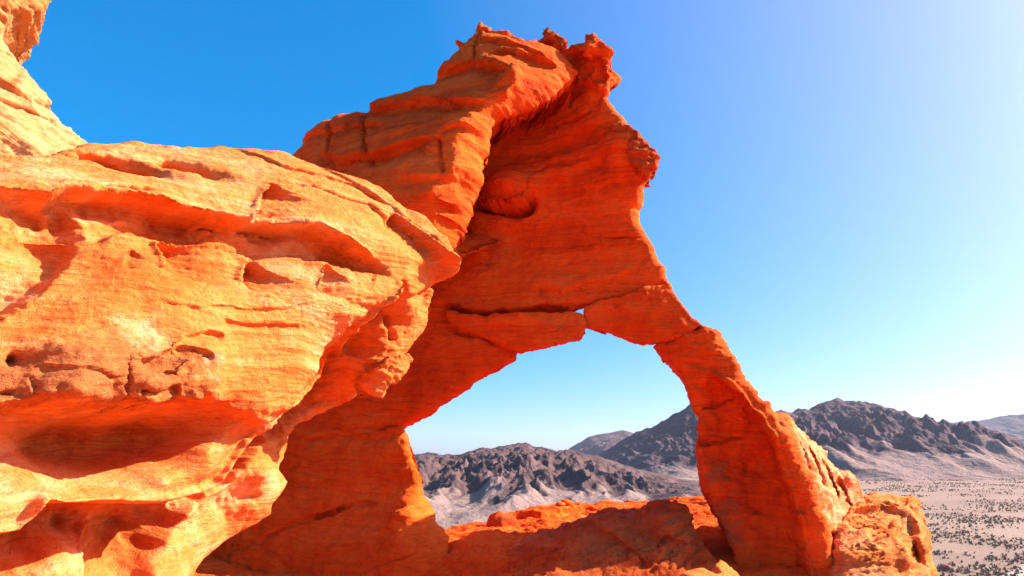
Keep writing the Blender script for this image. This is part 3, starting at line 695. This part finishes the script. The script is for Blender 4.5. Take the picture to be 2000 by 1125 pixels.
mass('overhanging_ledge', WALL, wall_out, wall_c, M_GOLD, outc, h=.0125, R=.08, back=1.6, inset=.3, mode='Y', strokes=wall_s, edge_amp=.015, seed=17, n_big=.032, n_mid=.009, n_strata=.026, n_fine=.005, bed=(.03, -.10, 1), fluff=.006, pat_rough=.006,
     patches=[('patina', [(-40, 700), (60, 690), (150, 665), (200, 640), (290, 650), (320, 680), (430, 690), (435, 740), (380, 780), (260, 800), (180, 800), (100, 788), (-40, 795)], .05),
              ('bleach_sunlit', [(210, 620), (300, 620), (340, 660), (300, 690), (220, 640)], .06), ('bleach_sunlit', [(400, 690), (440, 700), (430, 750), (410, 740)], .04), ('bleach_sunlit', [(0, 850), (45, 870), (30, 960), (0, 970)], .08),
              ('bleach_sunlit', [(440, 930), (560, 920), (560, 960), (470, 970)], .08), ('bleach_sunlit', [(100, 1125), (180, 1060), (230, 1030), (180, 1130)], .06), ('smooth', [(-100, 812), (180, 815), (260, 815), (370, 805), (450, 860), (560, 840), (600, 850), (580, 940), (500, 1060), (300, 1200), (-100, 1200)], .10), ('smooth', [(0, 385), (150, 395), (330, 410), (480, 445), (620, 455), (720, 500), (765, 548), (690, 510), (500, 494), (420, 464), (250, 440), (100, 425), (0, 405)], .05), ('bleach_sunlit', [(0, 550), (60, 520), (60, 580), (0, 600)], .08)])

FLK = Plane((-1.6, 8.0, 0), (.80, .60, 0), (0, 0, 1))
mass('flake', FLK, [(718, 745), (735, 715), (770, 695), (800, 686), (813, 700), (800, 722), (785, 738), (770, 752), (750, 776), (730, 770)],
     [(718, 745, 7.5), (740, 770, 7.55), (760, 730, 7.5), (800, 690, 7.75), (812, 700, 7.85), (780, 745, 7.65)], M_GOLD, outc, h=.015, R=.04, back=.5, inset=.1, mode='Y', edge_amp=.015, edge_freq=6, seed=25, n_big=.02, n_mid=.02, fluff=.012, bed=(.5, 0, 1))

# ------------------------------------------------------------------ pale pinnacle behind the outcrop
PIN = Plane((-8.6, 11.5, 0), (.80, .60, 0), (0, 0, 1))
pin = thing('sandstone_pinnacle', 'pale yellow sandstone pinnacle with stepped ledges rising behind the golden outcrop', 'rock outcrop', (-9.0, 11.5, 0.0))
mass('pinnacle_rock', PIN, [(-420, -160), (40, -160), (90, -40), (97, 8), (88, 18), (70, 26), (40, 26), (20, 38), (10, 48), (6, 70), (14, 90), (30, 112), (46, 130), (70, 152), (90, 170), (100, 186), (92, 198), (86, 204), (100, 216), (117, 234), (135, 246), (160, 264), (180, 282), (300, 420), (300, 700), (300, 1250), (-420, 1250)],
     [(-420, -160, 10.5), (40, -160, 11.8), (95, 5, 11.8), (0, 20, 11.2), (8, 70, 11.5), (-60, 100, 10.6), (100, 186, 11.9), (30, 160, 11.1), (0, 120, 11.0), (60, 230, 11.0), (0, 250, 10.4), (115, 234, 11.7), (175, 278, 11.9), (100, 290, 11.0), (0, 300, 10.0), (300, 420, 12), (300, 700, 11.5), (-420, 700, 8.5), (300, 1250, 11.0), (-420, 1250, 7.8), (-420, 300, 9.2), (-200, 200, 9.8)],
     M_PALE, pin, h=.03, R=.14, back=2.5, inset=.1, mode='Y', edge_amp=.04, seed=31, n_big=.06, n_mid=.03, n_strata=.08, bed=(.45, .1, 1), fluff=.012,
     strokes=[('ledge', [(-60, 110), (0, 156), (50, 188), (100, 204)], .18, .2, .05), ('ledge', [(-40, 180), (30, 205), (80, 222), (117, 240)], .10, .15, .04), ('ledge', [(-20, 90), (10, 100), (40, 125)], .08, .1, .04), ('bump', (10, 285), .4, .25, -.4), ('ledge', [(60, 25), (30, 20), (0, 60)][::-1], .1, .2, .05)],
     patches=[('patina', [(15, 165), (45, 130), (50, 160), (25, 170)], .05)])

# ------------------------------------------------------------------ rock floor under the arch and rocks around the leg
t0 = (0, 0, 0)
BEN = Plane((0, 0, 0), (1, 0, 0), (0, 1, 0))
bench_c = [(1000, 1137, 9.5), (1100, 1085, 10.2), (1200, 1122, 9.9), (950, 1045, 11.3), (1050, 1045, 11.4), (1100, 1012, 12.6), (1060, 986, 14), (1130, 984, 14), (1000, 1003, 13.4), (900, 1030, 12.8), (870, 1042, 12.3), (1200, 998, 13.6), (1300, 980, 15), (1370, 968, 15.5), (1030, 1020, 12.4), (1350, 1112, 10), (1430, 1138, 9.4)]
bo = mass('rock_bench', BEN, [(-6, 1.5, 0), (7.5, 1.5, -.6), (7.0, 8.5, -.2), (5.2, 10.5, .4), (6.0, 14.5, .9), (4.5, 16.2, 1), (2.5, 15.4, 1), (1.2, 14.6, .9), (.2, 14.2, .8), (-.6, 13.6, .6), (-1.5, 13.0, .4), (-6, 13, 0)], bench_c, M_RED, None, h=.025, R=.5, drop=.45, back=2.5, inset=-.35, mode='Y',
     extra_world=[(-6, 2, -.1), (0, 1.5, -.05), (0, 5, 0), (7, 2, -.8), (6.5, 8, -.4), (-6, 12, .3), (-3, 9, -.5), (-1.2, 9.5, -.45), (-1.6, 10.6, -.2), (6, 14, .9), (-2, 5, -.3), (4, 5, -.2)], edge_amp=.12, seed=41, n_big=.06, n_mid=.02, n_strata=.04, bed=(.3, .35, 1), fluff=.016,
     strokes=[('ledge', [(1000, 1000), (1060, 1003), (1110, 995), (1150, 985)], .12, .3, .08)])
tag(bo, 'red sandstone bench with sunlit crest and shaded floor under the arch opening', 'rock bench')

HUM = Plane((2, 10.0, 0), (math.cos(math.radians(5)), -math.sin(math.radians(5)), 0), (0, 0, 1))
hm = mass('boulder', HUM, [(985, 1075), (1040, 1050), (1100, 1024), (1160, 1003), (1200, 999), (1250, 1001), (1285, 986), (1320, 982), (1343, 980), (1360, 1008), (1372, 1040), (1385, 1075), (1420, 1140), (1380, 1200), (1150, 1200), (980, 1160)],
     [(985, 1075, 10.6), (1100, 1024, 10.7), (1160, 1003, 10.6), (1250, 1001, 10.4), (1340, 982, 10.3), (1372, 1040, 10.1), (1200, 1040, 10.0), (1300, 1030, 9.8), (1100, 1080, 9.8), (1250, 1090, 9.5), (1350, 1085, 9.6), (1420, 1140, 9.2), (1200, 1180, 9.0), (1000, 1150, 9.3), (1380, 1200, 8.9)], M_CRUST, None, h=.022, R=.2, back=1.0, inset=.1, mode='Y',
     edge_amp=.04, seed=44, n_big=.07, n_mid=.02, n_strata=.05, bed=(-.4, .1, 1), fluff=.016, pat_rough=.008,
     strokes=[('ledge', [(1360, 990), (1375, 1030), (1400, 1075)], .1, .2, .04), ('ledge', [(1150, 1030), (1200, 1045), (1240, 1080), (1200, 1110)], .08, .2, .04), ('ledge', [(1290, 1050), (1340, 1060), (1375, 1050)], .1, .15, .03)],
     patches=[('patina', [(1120, 1040), (1230, 1010), (1360, 1000), (1370, 1070), (1290, 1090), (1180, 1110), (1130, 1120)], .15)])
tag(hm, 'dark varnished red boulder in shade at the inner foot of the leg', 'boulder')

FOOT = Plane((5.5, 10, 0), (1, -.1, 0), (0, .55, .83))
ft = mass('foot_rock', FOOT, [(1628, 1040), (1640, 1010), (1660, 985), (1690, 962), (1700, 956), (1745, 955), (1780, 962), (1803, 968), (1810, 1000), (1817, 1040), (1826, 1090), (1836, 1130), (1870, 1300), (1600, 1300), (1622, 1125)],
     [(1635, 1110, 9.25), (1640, 1030, 9.75), (1700, 1000, 10.2), (1690, 960, 11.4), (1760, 957, 11.6), (1803, 968, 11.3), (1750, 1040, 9.8), (1795, 1050, 9.9), (1700, 1100, 9.1), (1690, 1050, 9.55), (1770, 1110, 9.05), (1832, 1120, 9.4), (1815, 1020, 10.5), (1600, 1300, 8.2), (1750, 1300, 7.9), (1870, 1300, 8.4), (1760, 1000, 10.5)],
     M_GOLD, None, h=.02, R=.16, back=1.2, inset=-.1, mode='Y', edge_amp=.04, edge_freq=4, seed=47, n_big=.04, n_mid=.008, n_strata=.05, bed=(-.35, .1, 1), fluff=.016,
     strokes=[('ledge', [(1638, 1022), (1680, 993), (1730, 990), (1770, 1000)], .15, .25, .03), ('ledge', [(1775, 1000), (1790, 1040), (1810, 1110)], .15, .2, .03), ('ledge', [(1755, 992), (1762, 1040), (1776, 1090), (1782, 1125)], -.10, .15, .03), ('ledge', [(1700, 985), (1725, 980), (1760, 985)], .05, .08, .02)] +
             [('ledge', [(1640 + (i * 37) % 50, 1012 + 9 * i), (1672 + (i * 37) % 50, 1004 + 9 * i), (1700 + (i * 53) % 45, 1001 + 9 * i)], .05, .05, .012, .2) for i in range(13)],
     patches=[('patina', [(1750, 1000), (1765, 995), (1775, 1040), (1762, 1045)], .05), ('patina', [(1710, 982), (1740, 978), (1745, 988), (1712, 990)], .03)])
tag(ft, 'rough sunlit orange rock block against the outer foot of the leg', 'rock')

gx, gy = np.meshgrid(np.linspace(-16, 18, 171), np.linspace(-24, 7.6, 161), indexing='ij')
gz = -.75 + .35 * fbm(np.stack([gx.ravel() * .3, gy.ravel() * .3, 0 * gx.ravel()], 1), 4).reshape(gx.shape) - 2.5 * sstep(9, 18, np.abs(gx)) - 2.0 * sstep(-14, -24, gy) - 1.0 * sstep(6.5, 7.6, gy)
grid_obj('slickrock_ground', gx, gy, gz, M_GOLD)  # unseen ground around the camera, added to bounce warm light onto the arch
kx, ky = np.meshgrid(np.linspace(-75, 75, 221), np.linspace(-75, 75, 221), indexing='ij')
kr = np.hypot(kx, ky - 2) + 4.0 * fbm(np.stack([kx.ravel() * .06, ky.ravel() * .06, 0 * kx.ravel() + 2], 1), 4).reshape(kx.shape)
kz = -1.9 - 44.0 * sstep(14, 62, kr) ** .75 + 1.2 * fbm(np.stack([kx.ravel() * .2, ky.ravel() * .2, 0 * kx.ravel()], 1), 4, .55, ridged=True).reshape(kx.shape) * sstep(15, 25, kr)
grid_obj('rocky_knoll', kx, ky, kz, M_RED)

# ------------------------------------------------------------------ track and desert shrubs on the plain
t = NT('pale_gravel'); t.l.new(t.ramp(t.noise(1.2, 5, .6), [(.3, (.32, .23, .18)), (.7, (.42, .32, .26))]), t.b.inputs['Base Color'])
tk = np.array([at(px, py, Y)[:2] for px, py, Y in ((1900, 1150, 225), (1965, 1126, 245), (2010, 1112, 268), (2100, 1100, 290), (2300, 1085, 320))])
tl = np.linspace(0, len(tk) - 1, 60); tx = np.interp(tl, range(len(tk)), tk[:, 0]); ty = np.interp(tl, range(len(tk)), tk[:, 1])
wv = np.linspace(-1, 1, 7); hw = 5.0 + 1.2 * np.sin(tl * 3)
TX = tx[:, None] + 0 * wv; TY = ty[:, None] + wv * hw[:, None]
TZ = plain_z(TX.ravel(), TY.ravel()).reshape(TX.shape) + .35 - .3 * np.abs(wv) ** 3
grid_obj('track', TX, TY, TZ, t.m)

def shrub_mat(name, a, b):
    t = NT(name)
    oi = t.n.new('ShaderNodeObjectInfo').outputs['Random']
    t.l.new(t.mix(t.math('ADD', t.math('MULTIPLY', oi, .5), t.math('MULTIPLY', t.noise(.8, 2), .5)), a, b), t.b.inputs['Base Color'])
    return t.m
M_SHR = shrub_mat('shrub_leaves', (0.21, 0.145, 0.085), (0.33, 0.23, 0.135))
def shrub_geo(r_, n, rad, hgt):
    V = []; F = []
    for k in range(n):
        a = r_.uniform(0, 2 * math.pi); el = r_.uniform(.15, 1.45); rr = rad * r_.uniform(.55, 1.0)
        c = np.array([math.cos(a) * math.cos(el) * rr, math.sin(a) * math.cos(el) * rr, math.sin(el) * hgt * r_.uniform(.5, 1)])
        e1 = r_.normal(size=3) * rad * .30; e2 = r_.normal(size=3) * rad * .30
        root = np.array([math.cos(a), math.sin(a), 0]) * rad * .12
        i = len(V); V += [root, c + e1, c + e2, c - e1 * .8 + np.array([0, 0, .1])]; F += [(i, i + 1, i + 2), (i, i + 2, i + 3), (i + 1, i + 3, i + 2)]
    return np.array(V), np.array(F)
rs = np.random.default_rng(77)
cand = []
while len(cand) < 17000:
    Y = 150 + 850 * rs.random() ** 1.5
    px = rs.uniform(1350, 2350) if rs.random() < .88 else rs.uniform(700, 1350)
    x = (px - 1000) / FPX * Y / 1.05
    if perlin(np.array([[x / 40., Y / 40., 3.3]]))[0] + rs.uniform(-.35, .35) < .02: continue
    cand.append((x, Y))
cand = np.array(cand); cz = plain_z(cand[:, 0], cand[:, 1])
vis = (cand[:, 0] / cand[:, 1] > .44) & (cand[:, 0] / cand[:, 1] < .73) & (cand[:, 1] > 215)
order = np.argsort(np.where(vis, cand[:, 1], 1e9)); near = order[:300]; far = order[300:]
protos = []
for k in range(6):
    V, F = shrub_geo(rs, 18, .75, .85)
    V[:, 2] = np.maximum(V[:, 2], -.05)
    protos.append(V)
    o = new_obj('desert_shrub', V, (np.zeros((0, 4), int), F), M_SHR, None, False); protos[-1] = o
made = 0
for j, i in enumerate(near):
    pr = protos[j % 6]
    o = pr if j < 6 else pr.copy()
    if j >= 6: scene.collection.objects.link(o)
    s_ = rs.uniform(.35, 1.0) ** 1.3 * 1.5
    o.location = (cand[i, 0], cand[i, 1], cz[i]); o.rotation_euler = (0, 0, rs.uniform(0, 6.28)); o.scale = (s_ * 1.15, s_ * 1.15, s_ * .9)
    tag(o, 'low olive desert shrub dotted over the gravel plain', 'shrub', 'desert shrubs on the plain')
VV = []; FF = []; off = 0
geos = [shrub_geo(rs, 7, .8, .8) for _ in range(5)]
for j, i in enumerate(far):
    V, F = geos[j % 5]; s_ = rs.uniform(.3, 1.0) ** 1.4 * 1.5; a = rs.uniform(0, 6.28)
    Q = V * s_; Q = np.stack([Q[:, 0] * math.cos(a) - Q[:, 1] * math.sin(a), Q[:, 0] * math.sin(a) + Q[:, 1] * math.cos(a), Q[:, 2]], 1)
    VV.append(Q + [cand[i, 0], cand[i, 1], cz[i]]); FF.append(F + off); off += len(V)
o = new_obj('desert_scrub', np.concatenate(VV), (np.zeros((0, 4), int), np.concatenate(FF)), M_SHR, None, False)
o['kind'] = 'stuff'; o['label'] = 'sparse olive desert scrub scattered far across the plain'; o['category'] = 'scrub'

# ------------------------------------------------------------------ loose rocks
def loose_rock(name, loc, size, mat, seed, label, cat='boulder', group=None, sub=4, facet=.35):
    import bmesh
    bm = bmesh.new(); bmesh.ops.create_icosphere(bm, subdivisions=sub, radius=1.0)
    co = np.array([v.co[:] for v in bm.verts]); fs = [[v.index for v in f.verts] for f in bm.faces]; bm.free()
    r_ = np.random.default_rng(seed)
    d = np.ones(len(co))
    for k in range(9):     # planes cut facets
        n = r_.normal(size=3); n /= np.linalg.norm(n); c = r_.uniform(.62, .9)
        pr = co @ n
        d = np.where(pr * d > c, c / np.maximum(pr, 1e-6), d)
    co = co * d[:, None]
    co *= (1 + .10 * fbm(co * 1.6 + seed, 3) + .05 * fbm(co * 6 + seed, 3, .6, ridged=True))[:, None]
    co *= np.array(size); co[:, 2] = np.maximum(co[:, 2], -size[2] * .6)
    o = new_obj(name, co, (np.zeros((0, 4), int), np.array(fs)), mat, None, True)
    o.location = loc
    return tag(o, label, cat, group)

p = at(983, 1024, 12.3)
loose_rock('boulder', p, (.27, .24, .22), M_CRUST, 3, 'small dark knob of rock capped with pale stone on the bench crest')
bpy.context.view_layer.update()
rp = np.random.default_rng(5)
for k in range(22):
    x, y = rp.uniform(-.6, 3.2), rp.uniform(10.9, 13.8)
    ok, hit, nrm, fi = bo.ray_cast(Vector((x, y, 6)), Vector((0, 0, -1)))
    if ok:
        s_ = rp.uniform(.03, .11)
        loose_rock('stone', (x, y, hit.z + s_ * .3), (s_ * 1.3, s_, s_ * .8), M_RED if k % 3 else M_GOLD, 200 + k, 'small loose sandstone piece lying on the bench under the arch', 'stone', 'loose stones on the bench', 2)
p = at(1375, 1122, 7.3)
loose_rock('boulder', (p[0], p[1], .16), (.44, .34, .44), M_GOLD, 12, 'low sunlit golden rock standing in front of the varnished boulder')
p = at(1416, 1110, 7.9)
loose_rock('boulder', (p[0], p[1], .36), (.17, .15, .26), M_GOLD, 14, 'small sunlit block beside the low golden rock')
p = at(1843, 1083, 265)
loose_rock('boulder', (p[0], p[1], plain_z(np.array([p[0]]), np.array([p[1]]))[0] + .6), (2.0, 1.7, 1.5), M_BOULDER, 5, 'lone dark rounded boulder on the desert plain right of the foot rock')
for k, (px, py, s) in enumerate([(1935, 1116, 1.6), (1952, 1112, 1.5), (1920, 1119, 1.0)]):
    p = at(px, py, 225)
    loose_rock('boulder', (p[0], p[1], plain_z(np.array([p[0]]), np.array([p[1]]))[0] + .5), (s, s * .8, s * .8), M_BOULDER, 50 + k, 'pinkish boulder in the small cluster beside the pale track', group='boulders beside the pale track')

# ------------------------------------------------------------------ thin desert haze
hx, hy0, hy1, hz0, hz1 = 9500, -200, 9500, -60, 330
hv = np.array([(x, y, z) for x in (-hx, hx) for y in (hy0, hy1) for z in (hz0, hz1)], float)
hm_ = bpy.data.materials.new('haze'); hm_.use_nodes = True; hn = hm_.node_tree.nodes; hn.clear()
ho = hn.new('ShaderNodeOutputMaterial'); vp = hn.new('ShaderNodeVolumePrincipled')
vp.inputs['Color'].default_value = (0.84, 0.86, 1.0, 1); vp.inputs['Density'].default_value = 0.000035; vp.inputs['Anisotropy'].default_value = 0.2
hm_.node_tree.links.new(vp.outputs[0], ho.inputs['Volume'])
hz = new_obj('haze', hv, (np.array([(0, 1, 3, 2), (4, 6, 7, 5), (0, 4, 5, 1), (2, 3, 7, 6), (0, 2, 6, 4), (1, 5, 7, 3)]), np.zeros((0, 3), int)), hm_, None, False)
hz['kind'] = 'stuff'; hz['label'] = 'thin blue desert haze over the plain and hills'; hz['category'] = 'haze'

if __name__ == '__main__':
    tot = sum(len(o.data.loops) - 2 * len(o.data.polygons) for o in scene.objects if o.type == 'MESH')
    print('TRIANGLES', tot)
